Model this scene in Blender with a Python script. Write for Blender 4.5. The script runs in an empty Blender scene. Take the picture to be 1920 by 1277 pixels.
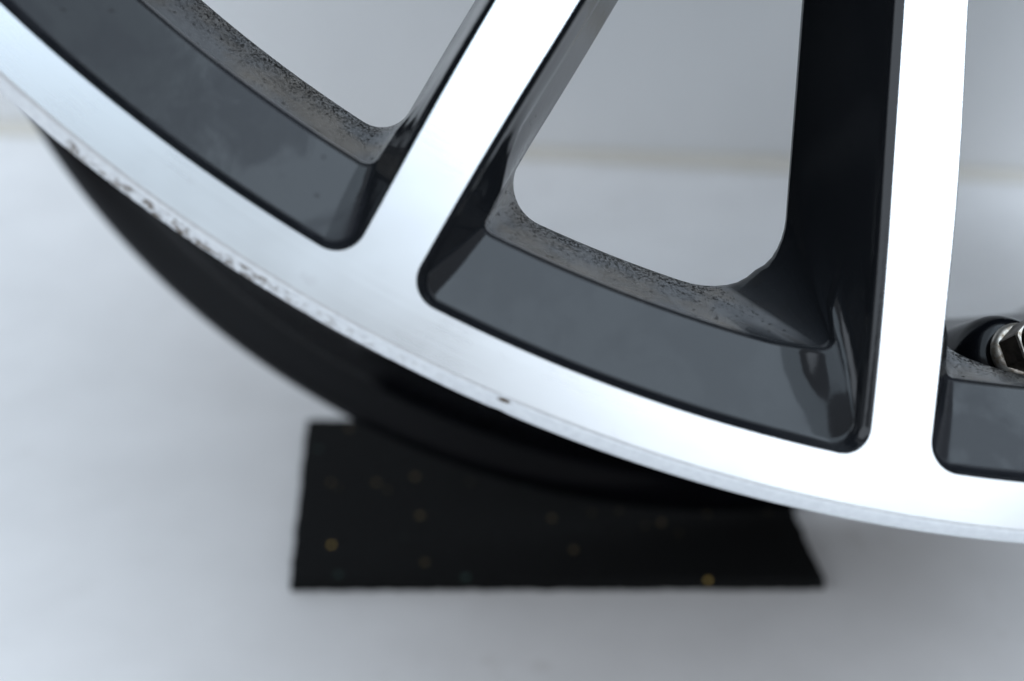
import bpy, bmesh, math, random
import numpy as np
from mathutils import Matrix, Vector, noise

random.seed(7)
S = bpy.context.scene
COL = S.collection
R = math.radians

# ------------------------------------------------------------------ camera
CAM_H = 0.2636
cam_d = bpy.data.cameras.new("camera")
cam_d.sensor_width = 36.0
cam_d.lens = 50.0
cam_d.clip_start = 0.01
cam_d.clip_end = 50.0
cam_d.dof.use_dof = True
cam_d.dof.focus_distance = 0.219
cam_d.dof.aperture_fstop = 11.5
cam_d.dof.aperture_blades = 9
cam = bpy.data.objects.new("camera", cam_d)
cam.location = (0, 0, CAM_H)
cam.rotation_euler = (R(60), 0, 0)
COL.objects.link(cam)
S.camera = cam

# ------------------------------------------------------------------ light
world = bpy.data.worlds.new("World")
S.world = world
world.use_nodes = True
bg = world.node_tree.nodes["Background"]
bg.inputs["Color"].default_value = (0.92, 0.955, 1.0, 1)
bg.inputs["Strength"].default_value = 0.50


def area(name, loc, target, sx, sy, power, color):
    d = bpy.data.lights.new(name, 'AREA')
    d.shape = 'RECTANGLE'
    d.size, d.size_y = sx, sy
    d.energy = power
    d.color = color
    o = bpy.data.objects.new(name, d)
    o.location = loc
    o.rotation_euler = (Vector(target) - Vector(loc)).to_track_quat('-Z', 'Y').to_euler()
    COL.objects.link(o)
    return o


area("overhead_softbox_left", (-0.10, -0.20, 1.6), (-0.10, -0.19, 0.0), 1.2, 1.4, 14.0, (0.68, 0.845, 1.0))
area("overhead_softbox_right", (0.95, -0.20, 1.6), (0.95, -0.19, 0.0), 0.9, 1.4, 19.5, (0.70, 0.85, 1.0))
area("key_softbox", (1.0, -0.95, 1.40), (0.1, 0.3, 0.1), 0.9, 0.8, 10.5, (0.84, 0.91, 1.0))
area("side_softbox", (-1.45, 0.02, 1.25), (0.05, 0.3, 0.15), 0.9, 0.7, 6.0, (0.80, 0.89, 1.0))

S.view_settings.view_transform = 'Standard'
S.view_settings.look = 'None'
S.view_settings.exposure = 0.13
S.view_settings.gamma = 1.0
S.render.engine = 'CYCLES'
S.cycles.max_bounces = 8
S.cycles.use_denoising = True


# ------------------------------------------------------------------ material helpers
class NT:
    def __init__(self, name):
        self.m = bpy.data.materials.new(name)
        self.m.use_nodes = True
        self.t = self.m.node_tree
        self.n = self.t.nodes
        self.b = self.n["Principled BSDF"]

    def add(self, typ, **kw):
        x = self.n.new(typ)
        for k, v in kw.items():
            setattr(x, k, v)
        return x

    def link(self, a, b):
        self.t.links.new(a, b)

    def coord(self, kind="Object"):
        return self.add("ShaderNodeTexCoord").outputs[kind]

    def noise(self, vec, scale, detail=4, rough=0.55, dist=0.0):
        x = self.add("ShaderNodeTexNoise")
        x.inputs["Scale"].default_value = scale
        x.inputs["Detail"].default_value = detail
        x.inputs["Roughness"].default_value = rough
        x.inputs["Distortion"].default_value = dist
        self.link(vec, x.inputs["Vector"])
        return x.outputs["Fac"]

    def ramp(self, fac, lo, hi, a=0.0, b=1.0):
        x = self.add("ShaderNodeMapRange")
        x.inputs["From Min"].default_value = lo
        x.inputs["From Max"].default_value = hi
        x.inputs["To Min"].default_value = a
        x.inputs["To Max"].default_value = b
        self.link(fac, x.inputs["Value"])
        return x.outputs["Result"]

    def math(self, op, a, b=None, clamp=False):
        x = self.add("ShaderNodeMath", operation=op)
        x.use_clamp = clamp
        for i, v in enumerate((a, b)):
            if v is None:
                continue
            if isinstance(v, (int, float)):
                x.inputs[i].default_value = v
            else:
                self.link(v, x.inputs[i])
        return x.outputs[0]

    def mix(self, fac, a, b):
        x = self.add("ShaderNodeMix", data_type='RGBA')
        if isinstance(fac, (int, float)):
            x.inputs[0].default_value = fac
        else:
            self.link(fac, x.inputs[0])
        for i, v in ((6, a), (7, b)):
            if isinstance(v, tuple):
                x.inputs[i].default_value = (*v, 1)
            else:
                self.link(v, x.inputs[i])
        return x.outputs[2]

    def bump(self, h, strength, dist):
        x = self.add("ShaderNodeBump")
        x.inputs["Strength"].default_value = strength
        x.inputs["Distance"].default_value = dist
        self.link(h, x.inputs["Height"])
        return x.outputs["Normal"]

    def attr(self, name):
        x = self.add("ShaderNodeAttribute", attribute_name=name)
        return x.outputs["Fac"]


def setv(sock, v):
    sock.default_value = (*v, 1) if isinstance(v, tuple) else v


def mat_machined():
    k = NT("machined_aluminium")
    co = k.coord()
    # concentric turning marks: the tangent runs round the wheel axis
    cr = k.add("ShaderNodeVectorMath", operation='CROSS_PRODUCT')
    cr.inputs[0].default_value = (0, 0, 1)
    k.link(co, cr.inputs[1])
    nv = k.add("ShaderNodeVectorMath", operation='NORMALIZE')
    k.link(cr.outputs[0], nv.inputs[0])
    vt = k.add("ShaderNodeVectorTransform", vector_type='VECTOR', convert_from='OBJECT', convert_to='WORLD')
    k.link(nv.outputs[0], vt.inputs[0])
    k.link(vt.outputs[0], k.b.inputs["Tangent"])
    ln = k.add("ShaderNodeVectorMath", operation='LENGTH')
    k.link(co, ln.inputs[0])
    cx = k.add("ShaderNodeCombineXYZ")
    k.link(k.math('MULTIPLY', ln.outputs["Value"], 1.0), cx.inputs[0])
    rings = k.noise(cx.outputs[0], 2600, 2)
    cloud = k.noise(co, 45, 3)
    smudge = k.ramp(k.noise(co, 210, 3), 0.66, 0.78)
    setv(k.b.inputs["Metallic"], 1.0)
    k.link(k.mix(smudge, (0.52, 0.54, 0.555), (0.47, 0.48, 0.495)), k.b.inputs["Base Color"])
    k.link(k.math('ADD', k.ramp(cloud, 0.3, 0.7, 0.25, 0.33), k.ramp(rings, 0.3, 0.7, -0.02, 0.02)), k.b.inputs["Roughness"])
    setv(k.b.inputs["Anisotropic"], 0.55)
    k.link(k.bump(rings, 0.07, 0.00003), k.b.inputs["Normal"])
    return k.m


def mat_edge():
    k = NT("scuffed_rim_edge")
    co = k.coord()
    sc = k.attr("scuff")
    n1 = k.noise(co, 640, 5, 0.65)
    n2 = k.noise(co, 900, 3)
    mask = k.math('ADD', k.math('MULTIPLY', k.math('MINIMUM', sc, 1.0), k.ramp(n1, 0.48, 0.60, 0, 0.9)), k.ramp(k.math('ADD', sc, k.math('MULTIPLY', n1, 0.8)), 1.6, 2.2, 0, 0.8), True)
    setv(k.b.inputs["Metallic"], 0.85)
    k.link(k.mix(mask, k.mix(k.ramp(n2, .35, .65), (0.56, 0.565, 0.575), (0.62, 0.625, 0.63)), (0.14, 0.105, 0.075)), k.b.inputs["Base Color"])
    k.link(k.ramp(mask, 0, 1, 0.42, 0.75), k.b.inputs["Roughness"])
    k.link(k.bump(n1, 0.12, 0.0002), k.b.inputs["Normal"])
    return k.m


def mat_black():
    k = NT("gloss_black_paint")
    co = k.coord()
    dust = k.attr("dust")        # wear: brake dust gathers along the window edge
    stain = k.attr("stain")      # dried water marks on the pocket floors
    peel = k.noise(co, 420, 2)
    fine = k.noise(co, 2900, 3, 0.6)
    mid = k.noise(co, 950, 3, 0.6)
    blot = k.noise(co, 150, 4, 0.6)
    brown = k.noise(co, 90, 3)
    # dust specks: threshold falls where the dust is thick
    th = k.ramp(dust, 0.2, 1, 0.645, 0.46)
    d1 = k.math('SUBTRACT', k.math('ADD', k.math('MULTIPLY', fine, 0.72), k.math('MULTIPLY', mid, 0.28)), th)
    sp = k.ramp(d1, -0.006, 0.022)
    v = k.add("ShaderNodeTexVoronoi")
    v.inputs["Scale"].default_value = 700
    k.link(co, v.inputs["Vector"])
    big = k.math('MULTIPLY', k.ramp(v.outputs["Distance"], 0.16, 0.24, 1, 0), k.ramp(v.outputs["Color"], 0.62, 0.66))
    big = k.math('MULTIPLY', big, k.ramp(dust, 0.04, 0.3))
    speck = k.math('MAXIMUM', k.math('MULTIPLY', sp, k.ramp(dust, 0.02, 0.12)), big)
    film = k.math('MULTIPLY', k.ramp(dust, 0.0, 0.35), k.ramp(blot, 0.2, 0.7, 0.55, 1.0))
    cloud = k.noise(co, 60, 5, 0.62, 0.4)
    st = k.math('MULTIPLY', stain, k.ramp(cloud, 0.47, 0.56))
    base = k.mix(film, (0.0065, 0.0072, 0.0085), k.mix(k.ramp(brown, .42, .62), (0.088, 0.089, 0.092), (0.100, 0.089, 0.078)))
    base = k.mix(k.math('MULTIPLY', st, 0.9), base, (0.010, 0.0105, 0.0125))
    vs = k.add("ShaderNodeTexVoronoi")
    vs.inputs["Scale"].default_value = 330
    k.link(co, vs.inputs["Vector"])
    spot = k.math('MULTIPLY', k.ramp(vs.outputs["Distance"], 0.10, 0.20, 1, 0), k.ramp(vs.outputs["Color"], 0.60, 0.75))
    spot = k.math('MULTIPLY', spot, k.ramp(stain, 0.2, 0.6))
    base = k.mix(k.math('MULTIPLY', spot, 0.8), base, (0.012, 0.012, 0.013))
    base = k.mix(speck, base, (0.006, 0.0055, 0.005))
    k.link(base, k.b.inputs["Base Color"])
    ro = k.math('ADD', k.math('MULTIPLY', film, 0.14), k.ramp(blot, 0.3, 0.7, 0.08, 0.11))
    ro = k.math('ADD', ro, k.math('MULTIPLY', st, 0.10))
    ro = k.math('ADD', ro, k.math('MULTIPLY', speck, 0.5))
    k.link(ro, k.b.inputs["Roughness"])
    sl = k.math('SUBTRACT', k.math('SUBTRACT', 0.235, k.math('MULTIPLY', k.math('MAXIMUM', spot, k.math('MULTIPLY', st, 0.7)), 0.09)), k.math('MULTIPLY', speck, 0.16))
    k.link(sl, k.b.inputs["Specular IOR Level"])
    h = k.math('ADD', k.math('MULTIPLY', peel, 1.0), k.math('MULTIPLY', fine, 0.10))
    k.link(k.bump(h, 0.035, 0.0006), k.b.inputs["Normal"])
    return k.m


def mat_barrel():
    k = NT("satin_black_barrel")
    co = k.coord()
    n = k.noise(co, 160, 4)
    k.link(k.mix(n, (0.002, 0.0022, 0.003), (0.0032, 0.0035, 0.0046)), k.b.inputs["Base Color"])
    k.link(k.ramp(n, 0.3, 0.7, 0.12, 0.18), k.b.inputs["Roughness"])
    setv(k.b.inputs["Specular IOR Level"], 0.14)
    k.link(k.bump(k.noise(co, 700, 3), 0.06, 0.0004), k.b.inputs["Normal"])
    return k.m


def mat_metal(name, a, b, rough, scale=500):
    k = NT(name)
    co = k.coord()
    n = k.noise(co, scale, 5, 0.65)
    k.link(k.mix(k.ramp(n, 0.4, 0.62), a, b), k.b.inputs["Base Color"])
    setv(k.b.inputs["Metallic"], 0.9)
    k.link(k.ramp(n, 0.3, 0.7, rough * 0.75, rough * 1.3), k.b.inputs["Roughness"])
    k.link(k.bump(n, 0.3, 0.0002), k.b.inputs["Normal"])
    return k.m


def mat_floor():
    k = NT("white_painted_floor")
    co = k.coord()
    big = k.noise(co, 3.0, 4)
    blot = k.noise(co, 22, 4, 0.6)
    dirt = k.math('MULTIPLY', k.ramp(k.noise(co, 55, 3), 0.62, 0.74), k.ramp(big, 0.45, 0.62))
    c = k.mix(k.ramp(blot, 0.3, 0.7), (0.80, 0.79, 0.79), (0.87, 0.86, 0.86))
    c = k.mix(k.math('MULTIPLY', dirt, 0.35), c, (0.40, 0.36, 0.31))
    k.link(c, k.b.inputs["Base Color"])
    k.link(k.ramp(blot, 0.3, 0.7, 0.42, 0.6), k.b.inputs["Roughness"])
    k.link(k.bump(k.noise(co, 180, 4), 0.15, 0.0006), k.b.inputs["Normal"])
    return k.m


def mat_wall():
    k = NT("white_painted_wall")
    co = k.coord()
    n = k.noise(co, 6, 4)
    c = k.mix(k.ramp(n, 0.35, 0.7), (0.76, 0.765, 0.77), (0.82, 0.82, 0.82))
    k.link(c, k.b.inputs["Base Color"])
    setv(k.b.inputs["Roughness"], 0.65)
    k.link(k.bump(k.noise(co, 120, 4), 0.1, 0.001), k.b.inputs["Normal"])
    return k.m


def mat_seam():
    k = NT("yellowed_sealant")
    co = k.coord()
    n = k.noise(co, 40, 4)
    k.link(k.mix(n, (0.66, 0.62, 0.55), (0.74, 0.71, 0.66)), k.b.inputs["Base Color"])
    setv(k.b.inputs["Roughness"], 0.6)
    return k.m


def mat_rubber():
    k = NT("black_granulate_rubber")
    co = k.coord()
    grain = k.noise(co, 650, 4, 0.6)
    base = k.mix(grain, (0.002, 0.0023, 0.0026), (0.006, 0.0065, 0.0072))
    k.link(base, k.b.inputs["Base Color"])
    setv(k.b.inputs["Roughness"], 0.85)
    setv(k.b.inputs["Specular IOR Level"], 0.2)
    k.link(k.bump(grain, 0.6, 0.001), k.b.inputs["Normal"])
    return k.m


def mat_plain(name, c, rough):
    k = NT(name)
    co = k.coord()
    n = k.noise(co, 800, 3)
    k.link(k.mix(n, tuple(x * 0.8 for x in c), tuple(min(1, x * 1.2) for x in c)), k.b.inputs["Base Color"])
    setv(k.b.inputs["Roughness"], rough)
    return k.m


M_FACE, M_EDGE, M_BLACK, M_BARREL = mat_machined(), mat_edge(), mat_black(), mat_barrel()
M_NUT = mat_metal("tarnished_nickel", (0.46, 0.43, 0.39), (0.15, 0.105, 0.065), 0.42)
M_NUTSIDE = mat_metal("brown_tarnished_nickel", (0.09, 0.072, 0.058), (0.035, 0.028, 0.022), 0.38, 350)
M_FLOOR, M_WALL, M_SEAM, M_RUBBER = mat_floor(), mat_wall(), mat_seam(), mat_rubber()
M_YELLOW = mat_plain("ochre_rubber_granule", (0.85, 0.58, 0.16), 0.7)
M_OLIVE = mat_plain("olive_rubber_granule", (0.16, 0.12, 0.05), 0.8)
M_GREEN = mat_plain("green_rubber_granule", (0.03, 0.07, 0.06), 0.8)


# ------------------------------------------------------------------ object helpers
def link(o, parent=None, loc=None):
    COL.objects.link(o)
    if parent is not None:
        o.parent = parent
    if loc is not None:
        o.location = loc
    return o


def mesh_obj(name, verts, faces, mats, parent=None, loc=None, smooth=True, fmat=None, normals=None, attrs=None):
    me = bpy.data.meshes.new(name)
    me.from_pydata([tuple(v) for v in verts], [], [tuple(f) for f in faces])
    for m in (mats if isinstance(mats, (list, tuple)) else [mats]):
        me.materials.append(m)
    if fmat is not None:
        me.polygons.foreach_set("material_index", fmat)
    me.polygons.foreach_set("use_smooth", [smooth] * len(me.polygons))
    for an, vals in (attrs or {}).items():
        a = me.attributes.new(an, 'FLOAT', 'POINT')
        a.data.foreach_set("value", np.asarray(vals, dtype=np.float32))
    me.update()
    if normals is not None:
        me.normals_split_custom_set_from_vertices([tuple(n) for n in normals])
    return link(bpy.data.objects.new(name, me), parent, loc)


def lathe(profile, n, closed=False):
    """profile [(r, z)] turned round the wheel axis"""
    v, f = [], []
    k = len(profile)
    for i in range(n):
        a = 2 * math.pi * i / n
        c, s = math.cos(a), math.sin(a)
        v += [(r * c, r * s, z) for r, z in profile]
    for i in range(n):
        j = (i + 1) % n
        for q in range(k if closed else k - 1):
            p = (q + 1) % k
            f.append((i * k + q, j * k + q, j * k + p, i * k + p))
    return v, f


def rounded(profile, rad, closed=False):
    out = []
    n = len(profile)
    for i, p in enumerate(profile):
        if not closed and i in (0, n - 1):
            out.append(p)
            continue
        p = Vector(p)
        a, b = Vector(profile[i - 1]), Vector(profile[(i + 1) % n])
        ra = p + (a - p) * min(0.42, rad / (a - p).length)
        rb = p + (b - p) * min(0.42, rad / (b - p).length)
        for t in (0, 0.25, 0.5, 0.75, 1):
            out.append(tuple(ra * (1 - t) ** 2 + p * 2 * t * (1 - t) + rb * t * t))
    return out


# ------------------------------------------------------------------ setting
floor = mesh_obj("floor", [(-6, -6, 0), (6, -6, 0), (6, 6, 0), (-6, 6, 0)], [(0, 1, 2, 3)], M_FLOOR)
floor["kind"] = "structure"
# wall plane behind the wheel, running slightly towards the camera on the right
WA, WB = Vector((-0.25497, 0.66563, 0)), Vector((0.21971, 0.60793, 0))
wd = (WB - WA).normalized()
wn = Vector((wd.y, -wd.x, 0))


def along(t, off, z):
    p = WA + wd * t + wn * off
    return (p.x, p.y, z)


T0, T1, WH, WT = -3.0, 3.4, 2.6, 0.12
wv = [along(T0, 0, 0), along(T1, 0, 0), along(T1, 0, WH), along(T0, 0, WH),
      along(T0, -WT, 0), along(T1, -WT, 0), along(T1, -WT, WH), along(T0, -WT, WH)]
wall = mesh_obj("wall", wv, [(0, 1, 2, 3), (5, 4, 7, 6), (4, 0, 3, 7), (1, 5, 6, 2), (3, 2, 6, 7)], M_WALL, smooth=False)
wall["label"] = "plain white wall standing out of focus behind the wheel"
wall["category"] = "wall"
# sealant bead along the foot of the wall: a cove in the corner, slightly uneven
sv, sf = [], []
N = 400
for i in range(N + 1):
    t = -1.6 + 3.6 * i / N
    w = 0.0065 + 0.0022 * noise.noise((t * 9, 0, 0)) + 0.001 * noise.noise((t * 40, 3, 0))
    for q in range(5):
        a = q / 4 * math.pi / 2
        sv.append(along(t, w * (1 - math.sin(a)) + 0.0005, w * 0.8 * (1 - math.cos(a)) + 0.0005))
for i in range(N):
    for q in range(4):
        sf.append((i * 5 + q, i * 5 + q + 1, i * 5 + q + 6, i * 5 + q + 5))
seam = mesh_obj("sealant_bead", sv, sf, M_SEAM, parent=wall)

# ------------------------------------------------------------------ rubber mat under the wheel
mat_root = bpy.data.objects.new("rubber_mat", None)
link(mat_root, None, (0.012, 0.36, 0))
mat_root["label"] = "black rubber mat with ochre flecks lying flat under the wheel"
mat_root["category"] = "mat"
MT = 0.004
corners = [(-0.0628, 0.3140), (0.0886, 0.3145), (0.0797, 0.4020), (-0.0684, 0.3970)]
outline = []
for i in range(4):
    a, b = Vector(corners[i]), Vector(corners[(i + 1) % 4])
    d = (b - a)
    nn = Vector((d.y, -d.x)).normalized()
    K = 110
    for k in range(K):
        t = k / K
        p = a + d * t
        e = 0.0005 * noise.noise((p.x * 330, p.y * 330, 1.7)) + 0.0003 * noise.noise((p.x * 900, p.y * 900, 4.1))
        if k < 2:
            e = 0
        outline.append(p + nn * e)
nO = len(outline)
mv = [(p.x - 0.012, p.y - 0.36, z) for z in (0.0002, MT - 0.0006) for p in outline]
cxy = Vector((0.012, 0.36))
mv += [(p.x - 0.012, p.y - 0.36, MT) for p in [q + (cxy - q).normalized() * 0.0007 for q in outline]]
mf = []
for lv in (0, 1):
    for i in range(nO):
        j = (i + 1) % nO
        mf.append((lv * nO + i, lv * nO + j, (lv + 1) * nO + j, (lv + 1) * nO + i))
mf.append(tuple(range(2 * nO, 3 * nO)))
mf.append(tuple(reversed(range(nO))))
mesh_obj("pad", mv, mf, M_RUBBER, parent=mat_root, smooth=False)


def granules(name, spots, mats, parent):
    v, f, fm = [], [], []
    rnd = random.Random(3)
    for x, y, r, mi in spots:
        b = len(v)
        k = 6
        for lv, (s, z) in enumerate(((1.0, -0.0002), (0.85, 0.00025), (0.35, 0.0005))):
            for i in range(k):
                a = 2 * math.pi * i / k
                q = r * s * rnd.uniform(0.75, 1.2)
                v.append((x + q * math.cos(a), y + q * math.sin(a), MT + z))
        for lv in range(2):
            for i in range(k):
                j = (i + 1) % k
                f.append((b + lv * k + i, b + lv * k + j, b + lv * k + k + j, b + lv * k + k + i))
                fm.append(mi)
        f.append(tuple(b + 2 * k + i for i in range(k)))
        fm.append(mi)
    o = mesh_obj(name, v, f, mats, parent=parent, fmat=fm)
    o["kind"] = "stuff"
    return o


GR = [(-0.0517, 0.3290, 0.00105, 0)]


# ------------------------------------------------------------------ wheel
# wheel frame: origin at the lip centre, z out of the face, y up the leaning face
W3 = Matrix(((0.98913, -0.0847, 0.12019), (0.14704, 0.56981, -0.80852), (0.0, 0.8174, 0.57607)))
CENTRE = Vector((0.09141, 0.29518, 0.07275 + CAM_H))
LR, LW = 0.241, 0.235
low = CENTRE + W3 @ Vector((0, -LR, -LW))
wheel = bpy.data.objects.new("alloy_wheel", None)
wheel.matrix_world = Matrix.Translation(low) @ W3.to_4x4()
COL.objects.link(wheel)
wheel["label"] = "black alloy wheel with bright machined spokes and scuffed rim edge on the rubber mat"
wheel["category"] = "wheel"
OFF = Vector((0, LR, LW))          # parts are modelled about the lip centre


def part(name, v, f, m, **kw):
    par = kw.pop("parent", wheel)
    return mesh_obj(name, v, f, m, parent=par, loc=OFF if par is wheel else None, **kw)


def P(r, a, z):
    """radius (m), angle from straight down (deg, negative = left), depth"""
    t = np.radians(np.asarray(a, float) - 90)
    r = np.asarray(r, float)
    return np.stack([r * np.cos(t), r * np.sin(t), z + 0 * t + 0 * r], -1)


RI = 0.085                         # spokes end in the hub here
TAB = {  # half angles of the pocket outline against radius (mm)
    'A': dict(l=([85, 168, 186, 203, 214, 228, 240], [3.9, 7.15, 7.55, 7.92, 8.08, 8.2, 8.25]),
              r=([85, 159, 175, 191, 204, 214, 228, 240], [3.6, 6.05, 6.73, 7.3, 7.7, 7.93, 8.15, 8.25])),
    'B': dict(l=([85, 166, 175, 185, 197, 210, 228, 240], [8.9, 8.52, 8.28, 8.03, 7.85, 7.77, 7.71, 7.7]),
              r=([85, 175, 191, 207, 228, 240], [8.6, 7.55, 7.5, 7.54, 7.7, 7.74])),
}
# loops from the machined face down to the back of the casting:
# bottom radius, side inset l/r (mm), corner radius l/r (mm), z side, z bottom, rounding (mm), dust, extra corner inset l/r
KEYS = [
    (232.35, 0.0, 0.0, 4.3, 4.3, 0.0, 0.0, 0.0, 0, 0, 0),
    (232.10, 0.25, 0.25, 4.2, 4.2, -0.25, -0.25, 0.2, 0, 0, 0),
    (231.45, 0.85, 0.9, 3.8, 3.8, -1.7, -2.4, 0.5, 0, 0, 0),
    (230.80, 1.1, 1.3, 3.4, 3.4, -2.8, -3.3, 0.6, 0, 0, 0),
    (224.60, 1.6, 1.8, 2.6, 3.0, -5.6, -6.0, 3.0, 0, 1.4, 0.8),
    (218.30, 2.1, 2.3, 1.6, 2.2, -8.6, -8.6, 0.7, 0.0, 2.6, 1.6),
    (217.65, 2.3, 2.5, 1.8, 2.3, -10.4, -10.2, 0.25, 0.3, 2.4, 1.4),
    (211.1, 4.2, 4.3, 6.0, 5.0, -22.5, -22.5, 2.5, 0.9, 1.5, 0.3),
    (210.3, 4.6, 4.7, 6.2, 5.0, -25.0, -25.0, 0.9, 1.0, 1.5, 0.3),
    (210.8, 4.4, 4.5, 6.2, 5.0, -29.0, -29.0, 1.5, 0.5, 1.5, 0.3),
    (213.5, 3.4, 3.4, 4.0, 4.0, -36.0, -36.0, 0.0, 0.0, 0, 0),
]
NS, NC, NB = 22, 14, 110


def pchip(x, xs, ys):
    """smooth curve through the measured half angles"""
    xs, ys = np.array(xs, float), np.array(ys, float)
    h, d = np.diff(xs), np.diff(ys) / np.diff(xs)
    m = np.empty(len(xs))
    m[0], m[-1] = d[0], d[-1]
    m[1:-1] = (d[:-1] * h[1:] + d[1:] * h[:-1]) / (h[:-1] + h[1:])
    x = np.asarray(x, float)
    i = np.clip(np.searchsorted(xs, x) - 1, 0, len(h) - 1)
    t = (x - xs[i]) / h[i]
    return ((2 * t ** 3 - 3 * t ** 2 + 1) * ys[i] + (t ** 3 - 2 * t ** 2 + t) * h[i] * m[i]
            + (3 * t ** 2 - 2 * t ** 3) * ys[i + 1] + (t ** 3 - t ** 2) * h[i] * m[i + 1])


def sstep(x):
    x = np.clip(x, 0, 1)
    return x * x * (3 - 2 * x)


def loop(kind, key, notch=False):
    rb, il, ir, cl, cr, zs, zb, rd, du, xl, xr = key
    T = TAB[kind]
    if kind == 'A':
        # right-hand wall of this opening is one straight draft, its corner a wide sweep
        if zs == -1.7:
            ir, zs = 1.25, -1.1
        ir = 1.35 + 0.265 * max(0.0, -zs - 2.0) if -26 < zs < -2.5 else (5.4 if zs == -29.0 else 2.0 if zs < -29 else ir)
        cr = 14.0 if zs < -20 else cr
    elif zs < -20:
        rb -= 0.8

    def edge(side, r):
        ins = (il if side == 'l' else ir) + (xl if side == 'l' else xr) * sstep((r - 203) / 11)
        return pchip(r, *T[side]) - np.degrees(ins / r)

    c2 = 15.5 if kind == 'A' and zs < -20 else None

    def corner(side, c):
        e1 = edge(side, rb)
        r0 = rb - c
        p0 = np.array([edge(side, r0), r0])
        p1 = np.array([e1, rb])
        p2 = np.array([e1 - np.degrees((c2 if c2 and side == 'r' else c) / rb), rb])
        t = np.linspace(0, 1, NC)[:, None]
        w = 0.72
        den = (1 - t) ** 2 + 2 * w * t * (1 - t) + t ** 2
        return ((1 - t) ** 2 * p0 + 2 * w * t * (1 - t) * p1 + t ** 2 * p2) / den

    L = corner('l', cl)
    Rr = corner('r', cr)
    rs = np.linspace(0, 1, NS) ** 0.75
    rl = RI * 1000 + (rb - cl - RI * 1000) * rs
    rr = RI * 1000 + (rb - cr - RI * 1000) * rs
    ang = [-edge('l', rl)[:-1], -L[:, 0], np.linspace(-L[-1, 0], Rr[-1, 0], NB)[1:-1], Rr[::-1, 0], edge('r', rr)[::-1][1:]]
    rad = [rl[:-1], L[:, 1], np.full(NB - 2, rb), Rr[::-1, 1], rr[::-1][1:]]
    tc = sstep(np.linspace(0, 1, NC))
    z = [np.full(NS - 1, zs), zs + (zb - zs) * tc, np.full(NB - 2, zb), (zs + (zb - zs) * tc)[::-1], np.full(NS - 1, zs)]
    lift = {230.80: 0.2, 224.60: 2.5, 218.30: 3.8, 217.65: 3.8}.get(rb, 0.0) if kind == 'A' else 0.0
    if lift:
        # raised rounded rib where the pocket floor runs up to the spoke
        zc = np.concatenate(z)
        pos = np.concatenate([np.full(NS - 1, -99.0), (np.concatenate(ang[1:4]) - Rr[0, 0]) * math.pi / 180 * rb, np.full(NS - 1, 99.0)])
        up = np.where(pos < -0.4, np.exp(-((pos + 0.4) / 3.6) ** 2), np.exp(-((pos + 0.4) / 1.6) ** 2))
        z = [zc + lift * up * (np.abs(pos) < 90)]
    sl, sr = 0.30, (0.0 if kind == 'A' else 0.45)
    fa = [np.full(NS - 1, sl) * sstep((rl[:-1] - 175) / 35), sl + (1 - sl) * tc, np.ones(NB - 2), (sr + (1 - sr) * tc)[::-1] ** (2.2 if kind == 'A' else 1), np.full(NS - 1, sr)]
    ang, rad, z, fa = map(np.concatenate, (ang, rad, z, fa))
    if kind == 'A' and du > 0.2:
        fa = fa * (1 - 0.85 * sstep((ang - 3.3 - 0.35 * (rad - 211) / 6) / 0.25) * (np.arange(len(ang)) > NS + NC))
        if zs < -20:
            # small casting burr on the window edge
            k0 = NS - 1 + NC + NB - 2 + 7
            for o_, w_ in ((-1, 0.4), (0, 1.0), (1, 0.3)):
                rad[k0 + o_] -= 0.28 * w_
                ang[k0 + o_] -= 0.09 * w_
    if notch and du > 0.3:
        # round valve recess cut into the rim
        q = np.clip(1 - (ang / 5.6) ** 2, 0, 1)
        rad = rad + 6.6 * q ** 0.6 * (rad > 204)
        z = z + 8.0 * q ** 0.6 * (rad > 205) * (1.0 if du > 0.6 else 0.6)
    return ang, rad, z, fa * du, np.full(len(ang), rd)


def cell_grid(kind, centre, notch=False):
    Ls = [loop(kind, k, notch) for k in KEYS]
    pts = [P(l[1] / 1000, l[0] + centre, l[2] / 1000) for l in Ls]
    dust = [l[3] for l in Ls]
    out, od = [pts[0]], [dust[0]]
    for i in range(1, len(pts)):
        p = pts[i]
        if i == len(pts) - 1:
            out.append(p); od.append(dust[i]); continue
        rd = KEYS[i][7] / 1000
        a, b = pts[i - 1] - p, pts[i + 1] - p
        la = np.linalg.norm(a, axis=1)[:, None]
        lb = np.linalg.norm(b, axis=1)[:, None]
        pa = p + a * np.minimum(0.45, rd / np.maximum(la, 1e-6))
        pb = p + b * np.minimum(0.45, rd / np.maximum(lb, 1e-6))
        ka = np.minimum(0.45, rd / np.maximum(la, 1e-6))[:, 0]
        kb = np.minimum(0.45, rd / np.maximum(lb, 1e-6))[:, 0]
        da = dust[i] + (dust[i - 1] - dust[i]) * ka
        db = dust[i] + (dust[i + 1] - dust[i]) * kb
        for t in (0, 0.33, 0.67, 1):
            out.append(pa * (1 - t) ** 2 + p * 2 * t * (1 - t) + pb * t * t)
            od.append(da * (1 - t) ** 2 + dust[i] * 2 * t * (1 - t) + db * t * t)
    # a few rows across the wide sloping faces
    G, D = [out[0]], [od[0]]
    for i in range(1, len(out)):
        gap = np.linalg.norm(out[i] - out[i - 1], axis=1).max()
        m = 4 if gap > 0.004 else 1
        for s in range(1, m + 1):
            G.append(out[i - 1] + (out[i] - out[i - 1]) * s / m)
            D.append(od[i - 1] + (od[i] - od[i - 1]) * s / m)
    return np.array(G), np.array(D)


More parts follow.
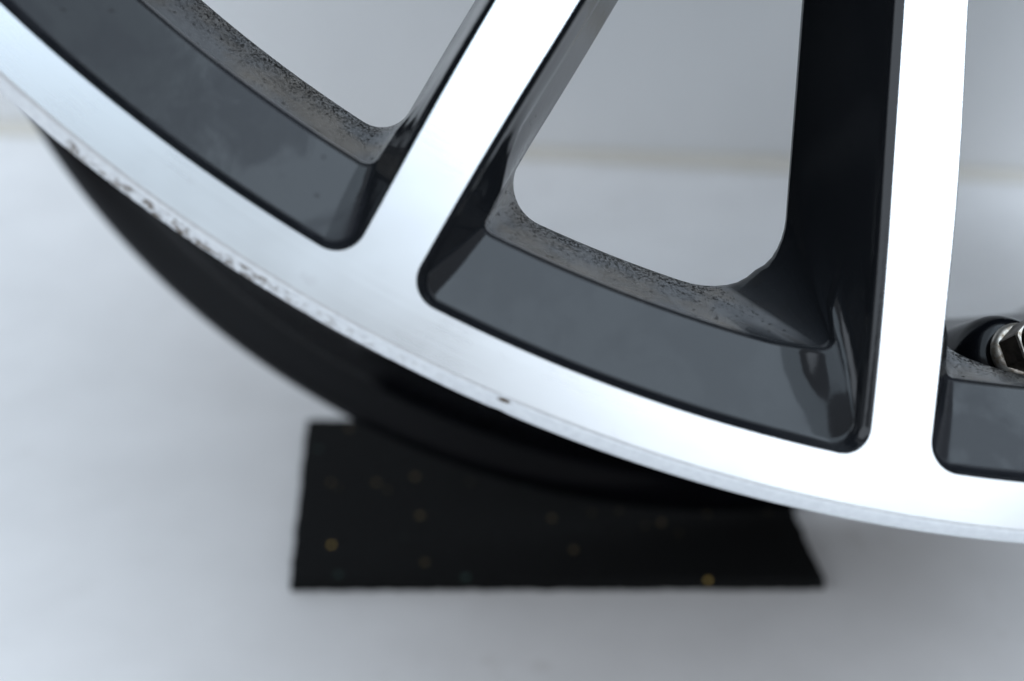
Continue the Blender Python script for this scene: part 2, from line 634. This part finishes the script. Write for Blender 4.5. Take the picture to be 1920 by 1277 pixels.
def grid_normals(G):
    K, J, _ = G.shape
    n = np.zeros_like(G)
    du = np.diff(G, axis=0)
    dv = np.diff(G, axis=1)
    fn = np.cross(G[1:, 1:] - G[:-1, :-1], G[1:, :-1] - G[:-1, 1:])
    for a in (slice(0, K - 1), slice(1, K)):
        for b in (slice(0, J - 1), slice(1, J)):
            n[a, b] += fn
    l = np.linalg.norm(n, axis=2)[..., None]
    n = n / np.maximum(l, 1e-20)
    if n[K // 4, J // 2, 2] < 0:
        n = -n
        return n, True
    return n, False


def sub_grid(G, Nn, D, j0, j1, flip, base=0):
    g = G[:, j0:j1 + 1]
    K, J, _ = g.shape
    v = g.reshape(-1, 3)
    f = []
    for i in range(K - 1):
        for j in range(J - 1):
            q = (i * J + j, i * J + j + 1, (i + 1) * J + j + 1, (i + 1) * J + j)
            q = q[::-1] if flip else q
            f.append(tuple(base + x for x in q))
    return v, f, Nn[:, j0:j1 + 1].reshape(-1, 3), D[:, j0:j1 + 1].reshape(-1)


CA = -23.9
CELLS = []
for c in range(20):
    kind = 'A' if c % 2 == 0 else 'B'
    CELLS.append((kind, CA + 18.0 * c))
VALVE_CELL = 1
JL, JR = NS - 1, NS - 1 + NC + NB - 2 + NC - 1      # first and last index of the corner-bottom-corner stretch
grids = []
for c, (kind, cen) in enumerate(CELLS):
    G, D = cell_grid(kind, cen, c == VALVE_CELL)
    n, flip = grid_normals(G)
    # which way round the faces run
    grids.append((G, D, n, flip))

# rim pockets: the black sloped floor, its inner step and the dusty window edge
for c, (kind, cen) in enumerate(CELLS):
    G, D, n, flip = grids[c]
    v, f, nn, d = sub_grid(G, n, D, JL, JR, flip)
    rr = np.hypot(v[:, 0], v[:, 1])
    st = ((rr > 0.2180) & (v[:, 2] < -0.0025)).astype(float) * (1.0 if kind == 'B' else 0.35)
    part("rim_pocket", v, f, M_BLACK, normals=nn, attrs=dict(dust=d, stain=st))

# spokes: left wall from one cell, right wall from the next, closed behind; machined strip on top
for c in range(20):
    G1, D1, n1, f1 = grids[c]
    G2, D2, n2, f2 = grids[(c + 1) % 20]
    J = G1.shape[1]
    va, fa, na, da = sub_grid(G1, n1, D1, JR, J - 1, f1)
    vb, fb, nb, db = sub_grid(G2, n2, D2, 0, JL, f2, base=len(va))
    v = np.concatenate([va, vb])
    n = np.concatenate([na, nb])
    d = np.concatenate([da, db])
    K = G1.shape[0]
    ja, jb = J - JR, JL + 1
    f = list(fa) + list(fb)
    # back strip
    r1 = [(K - 1) * ja + j for j in range(ja)][::-1]
    r2 = [len(va) + (G2.shape[0] - 1) * jb + j for j in range(jb)]
    bn = len(v)
    v = np.concatenate([v, v[r1], v[r2]])
    n = np.concatenate([n, np.tile([0, 0, -1.0], (len(r1) + len(r2), 1))])
    d = np.concatenate([d, np.zeros(len(r1) + len(r2))])
    for j in range(min(len(r1), len(r2)) - 1):
        f.append((bn + j, bn + j + 1, bn + len(r1) + j + 1, bn + len(r1) + j))
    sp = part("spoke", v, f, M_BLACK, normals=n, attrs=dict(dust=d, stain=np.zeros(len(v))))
    # machined face strip at z = 0
    e1 = G1[0, JR:][::-1]
    e2 = G2[0, :JL + 1]
    m = min(len(e1), len(e2))
    sv_ = np.concatenate([e1[:m], e2[:m]])
    sf_ = [(j, m + j, m + j + 1, j + 1) for j in range(m - 1)]
    sf_ = [q[::-1] for q in sf_]
    fo = mesh_obj("machined_face", sv_, sf_, M_FACE, parent=sp, smooth=False)

# machined rim face: flat ring with the rounded pocket corners cut into it
RB = 0.2387
fv, ff = [], []
for c, (kind, cen) in enumerate(CELLS):
    G = grids[c][0]
    inner = G[0, JL:JR + 1]
    nxt = grids[(c + 1) % 20][0][0, JL]
    prv = grids[(c - 1) % 20][0][0, JR]
    b = len(fv)
    na = 40
    arc = P(RB, np.linspace(cen - 9, cen + 9, na), 0.0)
    mid_r = (inner[-1] + nxt) / 2
    mid_l = (inner[0] + prv) / 2
    pts = [*arc, mid_r, *inner[::-1], mid_l]
    fv += [tuple(p) for p in pts]
    ff.append(tuple(range(b, b + len(pts))))
bm = bmesh.new()
bv = [bm.verts.new(p) for p in fv]
for q in ff:
    bm.faces.new([bv[i] for i in q])
bmesh.ops.remove_doubles(bm, verts=bm.verts, dist=1e-6)
bmesh.ops.triangulate(bm, faces=bm.faces[:])
bmesh.ops.recalc_face_normals(bm, faces=bm.faces[:])
if sum(fc.normal.z for fc in bm.faces) < 0:
    bmesh.ops.reverse_faces(bm, faces=bm.faces[:])
me = bpy.data.meshes.new("rim_face")
bm.to_mesh(me)
bm.free()
me.materials.append(M_FACE)
link(bpy.data.objects.new("rim_face", me), wheel, OFF)

# silver rim edge, kerb-scuffed on the lower left
prof = rounded([(0.2387, 0.0), (0.2392, -0.00015), (0.23955, -0.0008), (0.2405, -0.0026), (0.24065, -0.0035), (0.2400, -0.0048)], 0.0003)
NA = 2880
ev, ef, sc = [], [], []
k = len(prof)
for i in range(NA):
    deg = -180 + 360 * i / NA
    s = math.exp(-((deg + 39.2) / 3.6) ** 4) * 0.95 + 0.4 * math.exp(-((deg + 34) / 4.0) ** 2) + 0.8 * math.exp(-((deg + 43.3) / 0.35) ** 2)
    chip = 1.0 * math.exp(-((deg + 27.75) / 0.24) ** 2)
    s = min(1.0, s)
    for q, (r, z) in enumerate(prof):
        a = math.radians(deg - 90)
        rough = noise.noise((deg * 3.1, z * 2500, 0.0)) * 0.6 + noise.noise((deg * 9.0, z * 5000, 7.0)) * 0.4
        dep = s * max(0.0, rough + 0.15) * 0.0004 * (1 if q > 8 else 0)
        dep += chip * 0.0006 * (1 if 3 < q < 9 else 0.2 if q else 0)
        ev.append(((r - dep) * math.cos(a), (r - dep) * math.sin(a), z - dep * 0.2 * (q > 0)))
        sc.append((s * (1.0 if q > 9 else 0.3) if q > 6 else 0) + chip * (2.4 if 4 < q < 10 else 0))
for i in range(NA):
    j = (i + 1) % NA
    for q in range(k - 1):
        ef.append((i * k + q, i * k + q + 1, j * k + q + 1, j * k + q))
part("rim_edge", ev, ef, M_EDGE, attrs=dict(scuff=sc))

# barrel
outer = [(0.2400, -0.0048), (0.2390, -0.0090), (0.2330, -0.0110), (0.2300, -0.0160), (0.2285, -0.0340), (0.2270, -0.0400), (0.2245, -0.0450),
         (0.2110, -0.0620), (0.2035, -0.0880), (0.2030, -0.1200), (0.2240, -0.1500), (0.2270, -0.1560), (0.2265, -0.1650), (0.2275, -0.2100),
         (0.2290, -0.2200), (0.2380, -0.2260), (0.2408, -0.2290), (0.2410, -0.2340), (0.2380, -0.2355),
         (0.2070, -0.2350), (0.2030, -0.2330), (0.2035, -0.2270), (0.2170, -0.2180), (0.2225, -0.1900), (0.2180, -0.1540), (0.1985, -0.1180), (0.1980, -0.0930),
         (0.2062, -0.0600), (0.2120, -0.0400), (0.2135, -0.0360), (0.2210, -0.0355)]
prof = rounded(outer, 0.0035)
v, f = lathe(prof, 360)
part("barrel", v, [q[::-1] for q in f], M_BARREL)

# hub disc with centre bore
prof = rounded([(0.033, -0.036), (0.033, -0.001), (0.036, 0.0012), (0.088, 0.0012), (0.0925, -0.002), (0.0925, -0.0405), (0.033, -0.0405)], 0.001)
v, f = lathe(prof, 96)
part("hub", v, [q[::-1] for q in f], M_BLACK)

# valve: stem with washer and hex nut in the round recess
vc = Vector((-0.0250, -0.2082, -0.0215))
ax = Vector((0.06, 0.16, 1.0)).normalized()
rotm = ax.to_track_quat('Z', 'Y').to_matrix()


def turned(profile, n, twist=0.0):
    v, f = lathe(profile, n)
    ct, st_ = math.cos(twist), math.sin(twist)
    v = [tuple(vc + rotm @ Vector((x * ct - y * st_, x * st_ + y * ct, z))) for x, y, z in v]
    return v, [q[::-1] for q in f]


v, f = turned(rounded([(0.0001, 0.014), (0.0021, 0.014), (0.0022, 0.011), (0.0022, -0.012)], 0.0003), 32)
stem = part("valve_stem", v, f, M_NUTSIDE)
v, f = turned(rounded([(0.0024, -0.0056), (0.0040, -0.0057), (0.0046, -0.0063), (0.0047, -0.0072), (0.0042, -0.0082)], 0.0004), 48)
mesh_obj("washer", v, f, M_NUT, parent=stem)


def hex_nut():
    bm = bmesh.new()
    Rn, n = 0.0041, 6
    rings = []
    for (s, z, cham) in ((1.0, -0.0060, 0), (1.0, -0.0006, 0), (0.93, 0.0, 1)):
        ring = []
        for i in range(72):
            a = 2 * math.pi * i / 72 + 0.03
            m = (a % (math.pi / 3)) - math.pi / 6
            rr = Rn * math.cos(math.pi / 6) / math.cos(m)
            if cham:
                rr = min(rr, Rn * 0.955) * 0.985
            ring.append(bm.verts.new(vc + rotm @ Vector((rr * math.cos(a), rr * math.sin(a), z))))
        rings.append(ring)
    for (r, z) in ((0.00335, 0.0001), (0.0031, -0.0003), (0.0029, -0.004)):
        rings.append([bm.verts.new(vc + rotm @ Vector((r * math.cos(2 * math.pi * i / 72 + 0.03), r * math.sin(2 * math.pi * i / 72 + 0.03), z))) for i in range(72)])
    fm = []
    for lv in range(len(rings) - 1):
        for i in range(72):
            j = (i + 1) % 72
            fc = bm.faces.new((rings[lv][i], rings[lv][j], rings[lv + 1][j], rings[lv + 1][i]))
            fc.material_index = 1 if lv == 0 else 0
    bmesh.ops.recalc_face_normals(bm, faces=bm.faces[:])
    me = bpy.data.meshes.new("hex_nut")
    bm.to_mesh(me)
    bm.free()
    me.materials.append(M_NUT)
    me.materials.append(M_NUTSIDE)
    return link(bpy.data.objects.new("hex_nut", me), stem)


hex_nut()
# seat of the valve: a shallow black dish behind the nut
v, f = turned(rounded([(0.0020, -0.0085), (0.0058, -0.0087), (0.0076, -0.0120), (0.0085, -0.0200)], 0.0015), 48)
mesh_obj("valve_seat", v, f, M_BARREL, parent=stem)

# coloured granules in the mat
rnd = random.Random(11)


def ground_at(px, py, z):
    """floor position seen at a pixel of the 1920 x 1277 photograph, used for the flecks"""
    f_ = 50 / 36 * 1920
    d = Vector(((px - 960) / f_, -(py - 638.5) / f_, -1.0))
    cp, sp = math.cos(R(30)), math.sin(R(30))
    w = Vector((d.x, d.y * sp - d.z * cp, d.y * cp + d.z * sp))
    t = (z - CAM_H) / w.z
    return w.x * t, w.y * t


spots = []
for px, py, r, mi in ((622, 1022, 0.0006, 0), (655, 803, 0.0007, 1), (597, 842, 0.0007, 2), (706, 905, 0.0007, 1), (779, 894, 0.0008, 1), (788, 967, 0.0008, 1),
                      (797, 1055, 0.0007, 1), (1328, 1088, 0.0006, 0), (1076, 1031, 0.0007, 1), (1035, 972, 0.0007, 1), (634, 1078, 0.0007, 2), (874, 1083, 0.0008, 2), (1240, 980, 0.0007, 1), (620, 905, 0.0006, 1)):
    x, y = ground_at(px, py, MT)
    spots.append((x - 0.012, y - 0.36, r * 1.25, mi))
for _ in range(16):
    spots.append((rnd.uniform(-0.07, 0.068), rnd.uniform(-0.046, 0.034), rnd.uniform(0.0003, 0.0005), rnd.choice((1, 1, 1, 2))))
granules("granules", spots, [M_YELLOW, M_OLIVE, M_GREEN], mat_root)
